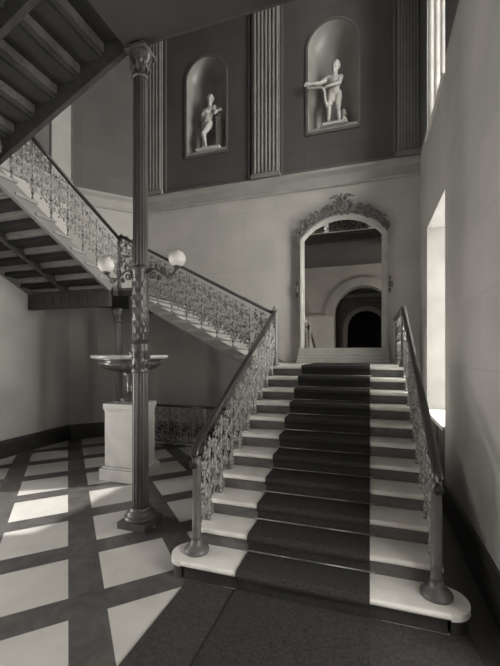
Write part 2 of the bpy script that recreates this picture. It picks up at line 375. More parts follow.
w = MB(); w.quad((XLEFT,YW,5.1),(2.6,YW,5.1),(2.6,-6.5,5.1),(XLEFT,-6.5,5.1)); struct('ceiling_passage', w, 'soffit')
# left doorway
d = bpy.data.objects.new('door_1', None); C.objects.link(d); d['kind'] = 'structure'; d.location = (XLEFT,2,0); ORG[d.name] = V(d.location)
df = MB()
df.box(XLEFT-.04, XLEFT+.06, DOOR[1], DOOR[1]+.14, 0, DOOR[3]+.14); df.box(XLEFT-.04, XLEFT+.06, DOOR[0]-.14, DOOR[0], 0, DOOR[3]+.14); df.box(XLEFT-.04, XLEFT+.06, DOOR[0], DOOR[1], DOOR[3], DOOR[3]+.14)
df.build('door_frame', 'trim', d)
# baseboards
bb = MB(); bb.prism([(0,0),(.05,0),(.05,.26),(.03,.31),(0,.31)], (XC0,YB,0), (0,-1,0), (0,0,1), (XL-XC0,0,0)); struct('baseboard_back', bb, 'baseb')
bb = MB(); bb.prism([(0,0),(.05,0),(.05,.26),(.03,.31),(0,.31)], (XLEFT,YC1,0), (.7071,-.7071,0), (0,0,1), (1,1,0)); struct('baseboard_corner', bb, 'baseb')
bb = MB(); bb.prism([(0,0),(.05,0),(.05,.26),(.03,.31),(0,.31)], (XLEFT,DOOR[1]+.14,0), (1,0,0), (0,0,1), (0,YC1-DOOR[1]-.14,0)); struct('baseboard_left', bb, 'baseb')
bb = MB(); bb.prism([(0,0),(.05,0),(.05,.26),(.03,.31),(0,.31)], (XW,2.3,0), (-1,0,0), (0,0,1), (0,YB-2.3,0)); struct('baseboard_right', bb, 'baseb')
# string course round the room at gallery level
SC = [(0,0),(.03,0),(.05,.03),(.05,.05),(.02,.07),(.02,.22),(.05,.25),(.09,.28),(.09,.32),(.06,.35),(0,.35)]
tr = MB(); tr.prism(SC, (XC0,YB,ZS0), (0,-1,0), (0,0,1), (XW-XC0,0,0)); struct('trim_5', tr, 'trim')
tr = MB(); tr.prism(SC, (XLEFT,YC1,ZS0), (.7071,-.7071,0), (0,0,1), (1,1,0)); struct('trim_6', tr, 'trim')
tr = MB(); tr.prism(SC, (XLEFT,0,ZS0), (1,0,0), (0,0,1), (0,YC1,0)); struct('trim_7', tr, 'trim')
# edging lines of the upper panels
def panel_edge(mb, p0, du, w_, z0, z1, n):
    du, n = V(du), V(n); p0 = V(p0); t = .05
    for a, b, c_, d_ in ((0,w_,z0,z0+t),(0,w_,z1-t,z1),(0,t,z0+t,z1-t),(w_-t,w_,z0+t,z1-t)):
        mb.prism([(a,c_),(b,c_),(b,d_),(a,d_)], p0, du, (0,0,1), n*.02)
tr = MB()
panel_edge(tr, (-4.43,YB,0), (1,0,0), 2.05, ZS1+.02, ZC-.5, (0,-1,0)); panel_edge(tr, (-1.73,YB,0), (1,0,0), 2.18, ZS1+.02, ZC-.5, (0,-1,0))
panel_edge(tr, (XLEFT+.02,YC1+.02,0), (.7071,.7071,0), 1.36, ZS1+.02, ZC-.5, (.7071,-.7071,0)); struct('trim_8', tr, 'frame_dark')
# fluted pilasters
def pilaster(x0, x1, label):
    root = thing('fluted_pilaster', ((x0+x1)/2, YB, ZS1), label, 'pilaster', None)
    b = MB(); b.box(x0, x1, YB-.06, YB+.0, ZS1, ZC-.02)
    n = 7; wd = (x1-x0)/(n+.35)
    for k in range(n):
        xa = x0+wd*(.175+k)+wd*.12; ww = wd*.76
        b.prism([(0,0),(ww*.2,.014),(ww*.5,.02),(ww*.8,.014),(ww,0)], (xa,YB-.06,ZS1+.12), (1,0,0), (0,-1,0), (0,0,ZC-ZS1-.3))
    b.build('shaft', 'pilaster', root)
    p = MB(); p.box(x0-.02, x1+.02, YB-.11, YB, ZS1+.001, ZS1+.07); p.box(x0-.01, x1+.01, YB-.1, YB-.06, ZS1+.07, ZS1+.1); p.build('base', 'pilaster', root)
pilaster(-5.07, -4.47, 'pale fluted wall pilaster behind the tall column, left of the nude leaning statue')
pilaster(-2.327, -1.748, 'pale fluted wall pilaster standing between the two statue niches')
pilaster(.473, .86, 'pale fluted wall pilaster beside the upper window, right of the bow statue')
root = thing('plain_pilaster', (XLEFT, 5.95, ZS1), 'flat pale pilaster on left wall above the second stair flight', 'pilaster')
b = MB(); b.box(XLEFT, XLEFT+.07, 5.68, 6.17, ZS1+.1, ZC-.02); b.build('shaft', 'trim', root); b = MB(); b.box(XLEFT, XLEFT+.1, 5.66, 6.19, ZS1, ZS1+.1); b.build('base', 'trim', root)

# niches (parts of the upper wall)
def niche(xc, hw, zb, zs, num):
    wn = 'trim_%d' % num
    mb = MB(); S = 24; dep = .36
    rows = [zb, (zb+zs)/2, zs]
    P = lambda a, z: V((xc-hw*math.cos(a), YB+dep*math.sin(a), z))
    for z0, z1 in zip(rows, rows[1:]):
        for i in range(S):
            a, b = PI*i/S, PI*(i+1)/S; mb.add([P(a,z0),P(b,z0),P(b,z1),P(a,z1)], [(0,1,2,3)], True)
    Q = lambda a, t: V((xc-hw*math.cos(a)*math.cos(t), YB+dep*math.sin(a)*math.cos(t), zs+hw*math.sin(t)))
    for k in range(12):
        t0, t1 = PI/2*k/12, PI/2*(k+1)/12
        for i in range(S):
            a, b = PI*i/S, PI*(i+1)/S; mb.add([Q(a,t0),Q(b,t0),Q(b,t1),Q(a,t1)], [(0,1,2,3)], True)
    root = struct(wn, mb, 'niche')
    f = MB(); n = 16; pts = [(-hw,0)]+[(-hw*math.cos(PI*i/n), dep*math.sin(PI*i/n)) for i in range(n+1)]
    f.prism([(-hw,-.03)]+pts[1:]+[(hw,-.03)], (xc,YB,zb-.05), (1,0,0), (0,1,0), (0,0,.052)); f.build('niche_floor', 'niche', root)
    e = MB(); wd = .045
    path = [(xc-hw-wd/2, zb-.06)]+[(xc-(hw+wd/2)*math.cos(PI*i/28), zs+(hw+wd/2)*math.sin(PI*i/28)) for i in range(29)]+[(xc+hw+wd/2, zb-.06)]
    for (xa, za), (xb, zb2) in zip(path, path[1:]):
        d_ = V((xb-xa, 0, zb2-za)).normalized(); nrm = V((-d_.z, 0, d_.x))*wd/2; A, B = V((xa,YB,za)), V((xb,YB,zb2)); y = V((0,-.022,0))
        e.add([A-nrm+y,A+nrm+y,B+nrm+y,B-nrm+y,A-nrm,A+nrm,B+nrm,B-nrm], [(0,1,2,3),(0,3,7,4),(1,5,6,2)])
    e.box(xc-hw-wd, xc+hw+wd, YB-.025, YB, zb-.10, zb-.055); e.build('niche_surround', 'frame_dark', root)
for i_, n_ in enumerate(NI): niche(*n_, 9+i_)

# ------------------------------------------------------------------ ironwork panels
def spiral(cx, cy, r0, r1, a0, turns, n=18):
    return [(cx+(r0+(r1-r0)*i/n)*math.cos(a0+turns*2*PI*i/n), cy+(r0+(r1-r0)*i/n)*math.sin(a0+turns*2*PI*i/n)) for i in range(n+1)]
def panel(w_, h, slope, seed, foot=True, open_low=.2, post=True, leaves=64):
    """one bay of cast foliage: turned baluster, S scrolls, rosettes and leaves, sheared to the slope; u along +x, thin in y"""
    rnd = random.Random(seed); mb = MB()
    P = lambda u, v, n=0: V((u, n, v+slope*u))
    if post:
        prof = [(.016,0),(.02,.012),(.012,.03),(.011,.07),(.02,.09),(.012,.11),(.009,.2),(.016,.24),(.022,.27),(.012,.31),(.009,.42),(.018,.46),(.01,.5),(.008,.6),(.016,.64),(.008,.67),(.008,h)]
        mb.lathe(prof, (0,0,0), 8)
    def tb(pts, r=.0065): mb.tube([P(u*w_, v*h, .004*math.sin(9*v)) for u, v in pts], r, 5)
    lo = open_low
    L = 1-lo
    Y = lambda v: lo+v*L
    tb([(.0,Y(0)),(.12,Y(.05)),(.3,Y(.02)),(.5,Y(.06)),(.7,Y(.02)),(.88,Y(.05)),(1,Y(0))])
    tb([(.5,Y(.04)),(.44,Y(.2)),(.56,Y(.4)),(.45,Y(.6)),(.55,Y(.8)),(.5,Y(1))], .007)
    for cx_, cy_, rr, a, t in ((.24,.2,.2,0,1.4),(.76,.22,.2,PI,-1.4),(.26,.52,.21,PI/2,-1.5),(.76,.54,.2,PI/2,1.5),(.25,.83,.17,0,-1.4),(.75,.84,.17,PI,1.4)):
        pts = spiral(0, 0, rr, .03, a, t); tb([(cx_+p, Y(cy_)+q*w_/h) for p, q in pts])
    for cx_, cy_ in ((.5,.36),(.5,.72),(.5,.12)):
        c0 = P(cx_*w_, Y(cy_)*h)
        for k in range(7):
            a = 2*PI*k/7; mb.leaf(c0, (math.cos(a),0,math.sin(a)), (0,1,0), .042, .026, .009)
    for cx_, cy_ in ((.24,.2),(.76,.22),(.26,.52),(.76,.54),(.25,.83),(.75,.84)):
        c0 = P(cx_*w_, Y(cy_)*h); mb.ball(c0, (.013,.01,.013), 6, 4)
    for k in range(leaves):
        u = rnd.uniform(.03,.97); v = Y(rnd.uniform(.02,1)); a = rnd.uniform(0,2*PI); s = rnd.uniform(.035,.062)
        mb.leaf(P(u*w_, v*h, rnd.uniform(-.008,.008)), (math.cos(a), rnd.uniform(-.3,.3), math.sin(a)), (rnd.uniform(-.4,.4),1,rnd.uniform(-.4,.4)), s, s*.55, .005)
    if foot:
        for sx in (-1, 1):
            mb.tube([P(sx*.004,.06),P(sx*.02+.0,.10),P(sx*.03,.15),P(sx*.012,.2)], .005, 5)
            mb.leaf(P(sx*.02,.12), (sx,0,.6), (0,1,0), .05, .028)
    return mb
RAILP = [(.034*math.cos(2*PI*k/12), .026*math.sin(2*PI*k/12)+.0) for k in range(12)]
RH = .80                                                        # rail centre above the nosing line
PH = RH-.03
SLOPE = R_/T_
MESH_UP = panel(T_, PH, SLOPE, 3, leaves=84).mesh('foliage_panel', M['iron'])           # rising bay
MESH_UPL = panel(T_, PH, SLOPE, 4, leaves=130).mesh('foliage_panel', M['iron_lt'])
MESH_LVL = panel(.27, PH-.05, 0, 6, foot=False, open_low=.06, leaves=90).mesh('foliage_panel', M['iron_lt'])
MESH_LV = panel(.27, PH-.05, 0, 5, foot=False, open_low=.06).mesh('foliage_panel', M['iron'])
def newel(parent, x, y, z0, z1, r=.038, base=.10, m='post', cap=True):
    mb = MB()
    bs_ = [(base,0),(base*1.02,.012),(base,.025),(base*.8,.036),(base*.72,.05),(r*1.45,.058),(r*1.3,.075),(r*1.15,.11)]
    pr = [(r*1.1,.109),(r,.13),(r,.2),(r*1.12,.21),(r,.22)]
    h = z1-z0
    pr += [(r*.98,h*.5),(r*.92,h-.09),(r*1.2,h-.07),(r*.9,h-.04),(r*.9,h)]
    mb.lathe(pr, (x,y,z0), 20)
    o = mb.build('newel_post', m, parent); MB().lathe(bs_, (x,y,z0), 24).build('newel_base', m, o); return o

# ------------------------------------------------------------------ main staircase
def tread_prof(dep, th=.045, over=.035):
    """side profile: rounded nosing; u=0 at the nosing, v=0 at the top"""
    r = th/2; pts = [(dep,0),(r,0)]+[(r-r*math.sin(a), -r+r*math.cos(a)) for a in (PI*.17,PI*.33,PI*.5,PI*.67,PI*.83)]+[(r,-th),(dep,-th)]
    return pts
stair = thing('staircase', (CEN,2.6,0), 'broad white marble staircase with grey risers climbing to the mirror', 'staircase')
for k in range(1, 11):
    y = 2.609+T_*(k-1); z = R_*k
    x0, x1 = XL, XR
    mb = MB(); mb.prism(tread_prof(T_+.04), (x0,y,z), (0,1,0), (0,0,1), (x1-x0,0,0))
    rs = MB(); rs.box(x0+.02, x1-.02, y+.035, y+.315, z-R_, z-.045)
    if k == 1:
        for sx, xe in ((-1, x0), (1, x1)):
            cyy = y+.16; n = 14; ang = [PI/2*3-sx*0, ]
            poly = [(.155*math.sin(PI*i/n), -.155*math.cos(PI*i/n)) for i in range(n+1)]
            mb.prism([(u*.9*sx, v) for u, v in poly] if sx > 0 else [(u*.9*sx, v) for u, v in poly][::-1], (xe,cyy,z-.045), (1,0,0), (0,1,0), (0,0,.045))
            rs.prism([(u*.80*sx, v*.9) for u, v in poly] if sx > 0 else [(u*.80*sx, v*.9) for u, v in poly][::-1], (xe,cyy,0), (1,0,0), (0,1,0), (0,0,z-.046))
    mb.build('tread', 'marble', stair); rs.build('riser', 'baseb' if k == 1 else 'riser', stair)
ld = MB(); ld.prism(tread_prof(YB-YLAND-.002), (XL-.28,YLAND,ZL), (0,1,0), (0,0,1), (XR-XL+.28,0,0)); ld.build('landing', 'marble', stair)
ls = MB(); ls.box(XL+.02, XR-.02, YLAND+.035, YB-.01, 0, ZL-.045); ls.build('landing_base', 'riser', stair)
for xa in (XL+.0, XR-.04):
    sd = MB(); sd.prism([(2.93,0),(YLAND+.03,0),(YLAND+.03,ZL-.05),(2.93,R_*2-.06-.0)], (xa+.0,0,0), (0,1,0), (0,0,1), (.04,0,0)); sd.build('side_panel', 'stringer', stair)

# carpet runner
CX0, CX1 = -.984, -.002
cp = MB(); prof = []; ct = .012
pts = [(1.9,.006),(2.609+.03,.006)]
pts = []
for k in range(1, 12):
    y = 2.609+T_*(k-1); z = R_*k; zb = R_*(k-1)
    pts += [(y+.028, zb+.012), (y+.024, z-.06), (y-.008, z-.045), (y-.012, z-.02), (y-.002, z+.004), (y+.02, z+ct)]
pts = [(1.5,.012+ct),(2.6,.012+ct)]+pts+[(7.0,ZL+ct)]
for (ya, za), (yb, zb) in zip(pts, pts[1:]): cp.add([(CX0,ya,za),(CX1,ya,za),(CX1,yb,zb),(CX0,yb,zb)], [(0,1,2,3)], False)
for xs in (CX0, CX1):                                            # edges down to the stone
    for (ya, za), (yb, zb) in zip(pts, pts[1:]): cp.add([(xs,ya,za),(xs,yb,zb),(xs,yb+.008,zb-ct),(xs,ya+.008,za-ct)], [(0,1,2,3)])
carpet = cp.build('stair_carpet', 'carpet', None, (CEN,2.6,0)); tag(carpet, 'dark plain carpet runner down the middle of the marble staircase', 'carpet')
mt_ = MB(); mt_.box(-1.40, .62, 1.3, 2.625, .001, .011); tag(mt_.build('floor_mat', 'mat', None, (-.4,2,0)), 'dark mat lying on the floor at the foot of the marble staircase', 'mat')
rodm = MB(); rodm.tube([(CX0-.02,0,0),(CX1+.02,0,0)], .006, 8)
for sx in (CX0-.025, CX1+.025): rodm.ball((sx,0,0), (.012,.009,.009), 8, 6)
rod_me = rodm.mesh('stair_rod', M['rod'])
for k in range(2, 12): put(rod_me, 'stair_rod', (0, 2.609+T_*(k-1)+.016, R_*(k-1)+.018), carpet)

# ------------------------------------------------------------------ balustrades
def handrail(parent, path, m='wood', prof=RAILP): return MB().sweep(path, prof).build('handrail', m, parent)
nose = lambda y: R_+SLOPE*(y-2.609)
def main_bal(x, label):
    root = thing('stair_balustrade', (x,2.8,R_), label, 'balustrade')
    y0 = 2.80
    newel(root, x, y0, R_, R_+.80, base=.105)
    for k in range(1, 11):
        yb = 2.609+T_*(k-1)+.13+.06
        if k == 1: continue
        o = put(MESH_UP, 'foliage_panel', (x, yb-.02, R_*k), root, PI/2)
    o = put(MESH_UP, 'foliage_panel', (x, y0+.03, R_+.0), root, PI/2)
    rail = [(x,y0-.05,nose(y0)+RH-.17),(x,y0-.075,nose(y0)+RH-.13),(x,y0-.06,nose(y0)+RH-.07),(x,y0-.01,nose(y0)+RH-.015),(x,y0+.08,nose(y0+.08)+RH)]
    return root, rail
lb, rail = main_bal(SL, 'lacy cast iron balustrade on the left side of the marble staircase')
newel(lb, SL, 5.47, ZL, 2.5, r=.04, base=.075)
fin = MB(); fin.lathe([(.05,0),(.055,.015),(.04,.03),(.02,.04),(.028,.06),(.02,.08),(.004,.09)], (SL,5.47,2.5), 14); fin.build('finial', 'iron_lt', lb)
handrail(lb, rail+[(SL,4,nose(4)+RH),(SL,5.44,nose(5.44)+RH)])
rb, rail = main_bal(SR, 'lacy iron balustrade on the right side of the staircase, turning along the landing')
newel(rb, SR, 5.44, ZL, 2.44, r=.032, base=.06)
handrail(rb, rail+[(SR,4,nose(4)+RH),(SR,5.40,nose(5.40)+RH),(SR,5.47,nose(5.44)+RH+.01)]+[(SR,6.3,ZL+RH+.02),(SR,YB-.01,ZL+RH+.02)])
for k in range(6): put(MESH_LV, 'foliage_panel', (SR, 5.5+.275*k, ZL), rb, PI/2)
bm_ = MB(); bm_.box(SR-.012, SR+.012, 5.44, YB-.01, ZL+.05, ZL+.075); bm_.build('bottom_rail', 'iron', rb)

# ------------------------------------------------------------------ upper flights
def flight(name_label, origin, dirv, side, width, n, z0, rise, run, start, string_lo=.24, string_hi=.07, mid=True, pan=.062):
    """steps climbing along dirv from start; side = unit vector from the open edge into the flight"""
    root = thing('stair_flight', origin, name_label, 'staircase')
    dv, sv, st = V(dirv), V(side), V(start); sl = rise/run
    for k in range(1, n+1):
        p = st+dv*run*(k-1)+V((0,0,z0+rise*k))
        last = k == n
        if not last:
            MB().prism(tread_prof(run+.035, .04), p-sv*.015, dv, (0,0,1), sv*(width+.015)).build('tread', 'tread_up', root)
            MB().prism([(.06,-.046),(run,-.046),(run,-pan),(.06,-pan)], p+sv*.07, dv, (0,0,1), sv*(width-.12)).build('tread_shade_pan', 'under', root)  # near-black sheet added to deepen the shade beneath each tread
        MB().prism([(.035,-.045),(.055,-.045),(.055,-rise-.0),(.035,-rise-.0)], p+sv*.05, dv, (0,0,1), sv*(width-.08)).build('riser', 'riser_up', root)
    LN = run*(n-1)
    def strg(off, th, lo, hi, m, nm):
        e = .12
        MB().prism([(-e,rise-sl*e-hi-.0),(-e+.0,max(rise-sl*e-lo,-.02)),(.05,rise+sl*.05-lo),(LN+.03,rise+sl*(LN+.03)-lo),(LN+.03,rise+sl*(LN+.03)-hi)], st+V((0,0,z0))+sv*off, dv, (0,0,1), sv*th).build(nm, m, root)
    strg(0, .06, string_lo, string_hi, 'stringer', 'stringer')
    if mid: strg(width*.5, .06, string_lo+.02, .12, 'iron_dk', 'carriage_beam')
    strg(width-.06, .055, string_lo, string_hi, 'stringer', 'wall_stringer')
    return root
YF = 5.45; XF = -4.31
f1 = flight('straight stair flight rising left from the mirror landing along the back wall', (-1.75,YF,ZL), (-1,0,0), (0,1,0), YB-YF-.005, 9, ZL, R_, T_, (-1.75,YF,0), mid=False)
f2 = flight('stair flight seen from below rising along the left wall from the corner landing', (XF,5.3,Z2), (0,-1,0), (-1,0,0), XF-XLEFT-.005, 8, Z2, R_, .30, (XF,5.3,0), string_lo=.25, string_hi=.06, pan=.105)
R3 = (ZG-Z3)/8; T3 = .33
f3 = flight('dark overhead stair flight rising to the gallery, its stepped underside visible', (-4.81,3.34,Z3), (1,0,0), (0,-1,0), 1.75, 8, Z3, R3, T3, (-4.81,3.34,0), string_lo=.36, string_hi=.05)
for o in f3.children:
    if o.name.startswith('stringer') or o.name.startswith('wall_stringer'): o.data.materials[0] = M['iron_dk']
    if o.name.startswith('riser'): o.data.materials[0] = M['riser']
    if o.name.startswith('tread') and 'pan' not in o.name: o.data.materials[0] = M['wainscot']
# soffit under the first flight
sf = MB(); sf.prism([(0,1.8-.20),(2.2,1.8+SLOPE*2.2-.20),(2.2,1.8+SLOPE*2.2-.235),(0,1.8-.235)], (-1.75,YF+.06,0), (-1,0,0), (0,0,1), (0,YB-YF-.13,0)); sf.build('soffit', 'stringer', f1)
# corner landing
def slab(mb, poly, z0, z1):
    n = len(poly); mb.add([(x,y,z0) for x, y in poly]+[(x,y,z1) for x, y in poly], [tuple(range(n-1,-1,-1)), tuple(range(n,2*n))]+[(i,(i+1)%n,n+(i+1)%n,n+i) for i in range(n)])
l2 = thing('corner_landing', (XF,YF,Z2), 'corner stair landing at the left carried on a thin column', 'landing')
pl = [(XLEFT+.003,5.28),(XF+.03,5.28),(XF+.03,YF-.03),(-3.97,YF-.03),(-3.97,YB-.003),(XC0,YB-.003),(XLEFT+.003,YC1)]
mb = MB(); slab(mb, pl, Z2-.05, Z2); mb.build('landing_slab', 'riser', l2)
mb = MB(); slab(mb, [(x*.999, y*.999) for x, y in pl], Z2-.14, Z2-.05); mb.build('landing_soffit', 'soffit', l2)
mb = MB(); mb.box(XLEFT+.01, XF, 5.20, 5.29, Z2-.34, Z2-.06); mb.box(-4.1, -4.0, 5.48, YB-.01, Z2-.38, Z2-.14)
for k in range(9): mb.box(XLEFT+.1+k*.2, XLEFT+.2+k*.2, 5.19, 5.20, Z2-.29, Z2-.12)
mb.build('landing_beam', 'iron_dk', l2)
l3 = thing('upper_landing', (XF,3.3,Z3), 'half landing high on the left between two overhead flights', 'landing')
mb = MB(); mb.box(XLEFT+.005, -4.77, 1.58, 3.25, Z3-.05, Z3); mb.build('landing_slab', 'marble', l3)
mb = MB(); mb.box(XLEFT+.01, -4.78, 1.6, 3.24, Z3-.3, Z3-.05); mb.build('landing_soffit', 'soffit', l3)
# gallery
ga = thing('gallery_floor', (-1,3.34,ZG), 'dark upper gallery edge crossing above the tall column', 'gallery')
GX0, GX1 = -2.5, XW-.004
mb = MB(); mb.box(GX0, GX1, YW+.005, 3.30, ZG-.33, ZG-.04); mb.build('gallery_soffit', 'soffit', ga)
mb = MB(); mb.box(GX0, GX1, YW+.005, 3.36, ZG-.04, ZG, .008); mb.build('gallery_paving', 'marble', ga)
mb = MB(); mb.prism([(0,0),(.03,0),(.05,.04),(.04,.08),(.02,.1),(.02,.2),(.05,.26),(.05,.29),(0,.29)], (GX0,3.30,ZG-.33), (0,1,0), (0,0,1), (GX1-GX0,0,0)); mb.build('fascia', 'iron_dk', ga)

# rails of the upper flights
b1 = thing('stair_balustrade', (SL-.1,YF+.03,ZL), 'pale lacy balustrade rising left along the back wall from the mirror landing', 'balustrade')
n1 = lambda x: ZL+R_+SLOPE*(-1.75-x)
for k in range(1, 9): put(MESH_UPL, 'foliage_panel', (-1.75-T_*(k-1)-.08, YF+.03, ZL+R_*k), b1, PI)
put(MESH_UPL, 'foliage_panel', (-1.5, YF+.03, ZL+.0), b1, PI); put(MESH_UPL, 'foliage_panel', (-4.03, YF+.03, Z2+.1), b1, PI)
handrail(b1, [(SL-.04,YF+.03,n1(SL-.04)+RH+.03),(-3,YF+.03,n1(-3)+RH+.01),(-4.28,YF+.03,n1(-4.28)+RH)])
b2 = thing('stair_balustrade', (XF,YF,Z2), 'pale lacy balustrade at left climbing toward the viewer from the corner landing', 'balustrade')
MESH_2 = panel(.30, PH, .5, 4, leaves=120).mesh('foliage_panel', M['iron_lt'])
n2 = lambda y: Z2+R_+.5*(5.3-y)
newel(b2, XF, YF+.03, Z2, Z2+RH+.10, r=.03, base=.055)
for k in range(1, 8): put(MESH_2, 'foliage_panel', (XF-.0, 5.3-.30*(k-1)-.08, Z2+R_*k), b2, -PI/2)
put(MESH_2, 'foliage_panel', (XF, 5.45, Z2+.06), b2, -PI/2)
handrail(b2, [(XF,YF+.06,n2(5.47)+RH+.03),(XF,4.5,n2(4.5)+RH),(XF,3.2,n2(3.2)+RH-.02)])
b3 = thing('stair_balustrade', (-4.6,3.3,Z3), 'upper balustrade beside the overhead flight reaching the gallery', 'balustrade')
MESH_3 = panel(T3, PH, R3/T3, 8).mesh('foliage_panel', M['iron'])
for k in range(1, 8): put(MESH_3, 'foliage_panel', (-4.81+T3*(k-1)+.08, 3.31, Z3+R3*k), b3)
handrail(b3, [(-4.75,3.31,Z3+R3+RH),(-2.5,3.31,ZG+RH)])
b4 = thing('gallery_railing', (-1,3.31,ZG), 'lacy iron gallery railing seen at the top of the mirror reflection', 'railing')
for k in range(12): put(MESH_LV, 'foliage_panel', (-2.45+.275*k, 3.31, ZG+.0), b4)
handrail(b4, [(-2.5,3.31,ZG+RH),(GX1,3.31,ZG+RH)])
bm_ = MB(); bm_.box(-2.5, GX1, 3.30, 3.32, ZG+.04, ZG+.065); bm_.build('bottom_rail', 'iron', b4)
# low guard rail on the floor beneath the flight
lg = thing('guard_railing', (-2.8,6.34,0), 'low lacy iron guard railing on the floor behind the marble pedestal', 'railing')
for k in range(11): put(MESH_LVL, 'foliage_panel', (-4.5+.275*k, 6.34, .03), lg)
handrail(lg, [(-4.55,6.34,.80),(-1.48,6.34,.80)])
bm_ = MB(); bm_.box(-4.55, -1.48, 6.325, 6.355, .05, .075); bm_.build('bottom_rail', 'iron', lg)
ps = MB()
for x in (-4.55, -3.0, -1.52): ps.box(x-.018, x+.018, 6.322, 6.358, 0, .79, .004)
ps.build('posts', 'iron', lg)

# ------------------------------------------------------------------ columns
KX, KY = -2.352, 3.339
col = thing('iron_column', (KX,KY,0), 'tall fluted cast iron column with foliate collars standing on the marble floor', 'column')
mb = MB(); mb.lathe([(.165,.07),(.17,.085),(.165,.11),(.145,.12),(.135,.13),(.14,.15),(.125,.165),(.105,.175),(.11,.19),(.1,.2)], (KX,KY,0), 32); cb_ = mb.build('base', 'column', col); mb = MB(); mb.box(KX-.17, KX+.17, KY-.17, KY+.17, 0, .075, .006); mb.build('base_plinth', 'column', cb_)
FL = (14, .16)
def fl_prof(r0, r1, z0, z1): return [(r0*.98,z0)]+[(r0+(r1-r0)*i/6, z0+.02+(z1-z0-.04)*i/6) for i in range(7)]+[(r1*.98,z1)]
mb = MB(); mb.lathe(fl_prof(.086,.083,.2,1.64), (KX,KY,0), 112, FL); mb.build('lower_shaft', 'column', col)
def foliage_band(mb, x, y, z0, z1, r, rows, per, L, W, out=.35, seed=1):
    for k in range(rows):
        z = z0+(z1-z0)*k/rows
        for i in range(per):
            a = 2*PI*(i+.5*(k % 2))/per; n = V((math.cos(a), math.sin(a), 0)); mb.leaf((x+n.x*r,y+n.y*r,z), n*out+V((0,0,1)), n, L, W, .008)
mb = MB(); mb.lathe([(.09,1.63),(.097,1.645),(.09,1.66),(.088,1.86),(.096,1.875),(.088,1.89),(.094,1.93),(.085,1.95)], (KX,KY,0), 32); foliage_band(mb, KX, KY, 1.66, 1.86, .086, 2, 10, .11, .05); mb.build('collar', 'column', col)
mb = MB(); mb.lathe([(.084,1.95),(.082,2.3),(.08,2.7),(.092,2.72),(.092,2.75),(.08,2.77)], (KX,KY,0), 32); foliage_band(mb, KX, KY, 1.96, 2.66, .079, 10, 10, .095, .036, .10); mb.build('foliate_shaft', 'column', col)
mb = MB(); mb.lathe(fl_prof(.08,.074,2.77,4.78), (KX,KY,0), 112, FL); mb.build('upper_shaft', 'column', col)
mb = MB(); mb.lathe([(.076,4.77),(.09,4.785),(.09,4.80),(.076,4.815),(.078,4.85),(.095,4.95),(.12,5.02),(.125,5.035),(.1,5.04)], (KX,KY,0), 32); foliage_band(mb, KX, KY, 4.82, 4.96, .08, 2, 10, .12, .055, .4); cb_ = mb.build('capital', 'column', col); mb = MB(); mb.box(KX-.125, KX+.125, KY-.125, KY+.125, 5.035, 5.08, .005); mb.lathe([(.06,5.08),(.06,5.118)], (KX,KY,0), 16); mb.build('abacus', 'column', cb_)
c2 = thing('slender_column', (XF,YF+.03,0), 'slender iron column behind the pedestal carrying the corner landing', 'column')
cx2, cy2 = XF, YF+.0
mb = MB(); mb.lathe([(.14,0),(.14,.06),(.11,.1),(.09,.14),(.078,.16)], (cx2,cy2,0), 24); mb.build('base', 'column', c2)
mb = MB(); mb.lathe(fl_prof(.076,.07,.16,2.4), (cx2,cy2,0), 84, (12,.12)); mb.build('shaft', 'column', c2)
mb = MB(); mb.lathe([(.072,2.39),(.09,2.4),(.09,2.43),(.074,2.45),(.08,2.52),(.11,2.6),(.11,2.64)], (cx2,cy2,0), 24); foliage_band(mb, cx2, cy2, 2.45, 2.56, .074, 2, 9, .09, .045, .3); mb.build('capital', 'column', c2)

# lamps on the column
def lamp(sx, label):
    root = thing('globe_lamp', (KX+sx*.085,KY,2.66), label, 'lamp', 'globe lamps on the tall column')
    mb = MB(); X = lambda u: KX+sx*(.08+u)
    path = [(X(0),KY,2.70),(X(.05),KY,2.735),(X(.11),KY,2.735),(X(.17),KY,2.69),(X(.22),KY,2.655),(X(.30),KY,2.655),(X(.345),KY,2.70),(X(.36),KY,2.72)]
    mb.tube(path, .012, 8)
    for cx_, cz, r, a, t in ((.075,2.675,.05,PI/2,1.5),(.19,2.715,.04,-PI/2,1.3),(.285,2.64,.03,PI/2,1.3),(.14,2.635,.028,PI/2,-1.2)):
        mb.tube([(X(cx_+p), KY, cz+q) for p, q in spiral(0, 0, r, .008, a, t)], .008, 6)
    for u, z, du, dz in ((.1,2.74,.6,1),(.16,2.7,1,1),(.24,2.66,.3,-1),(.03,2.71,.2,1),(.13,2.66,.5,-1)): mb.leaf((X(u),KY,z), (sx*du,0,dz), (0,1,0), .06, .035, .008)
    arm = mb.build('scroll_arm', 'iron_dk', root)
    mb = MB(); mb.lathe([(.01,2.71),(.03,2.72),(.042,2.74),(.04,2.75)], (X(.365),KY,0), 16); mb.build('cup', 'iron_dk', arm)
    mb = MB(); mb.ball((X(.365),KY,2.822), .088, 28, 18); mb.build('globe', 'opal', root)
lamp(-1, 'white glass globe lamp on left scroll arm of the column'); lamp(1, 'white glass globe lamp on right scroll arm, against the dark rail')

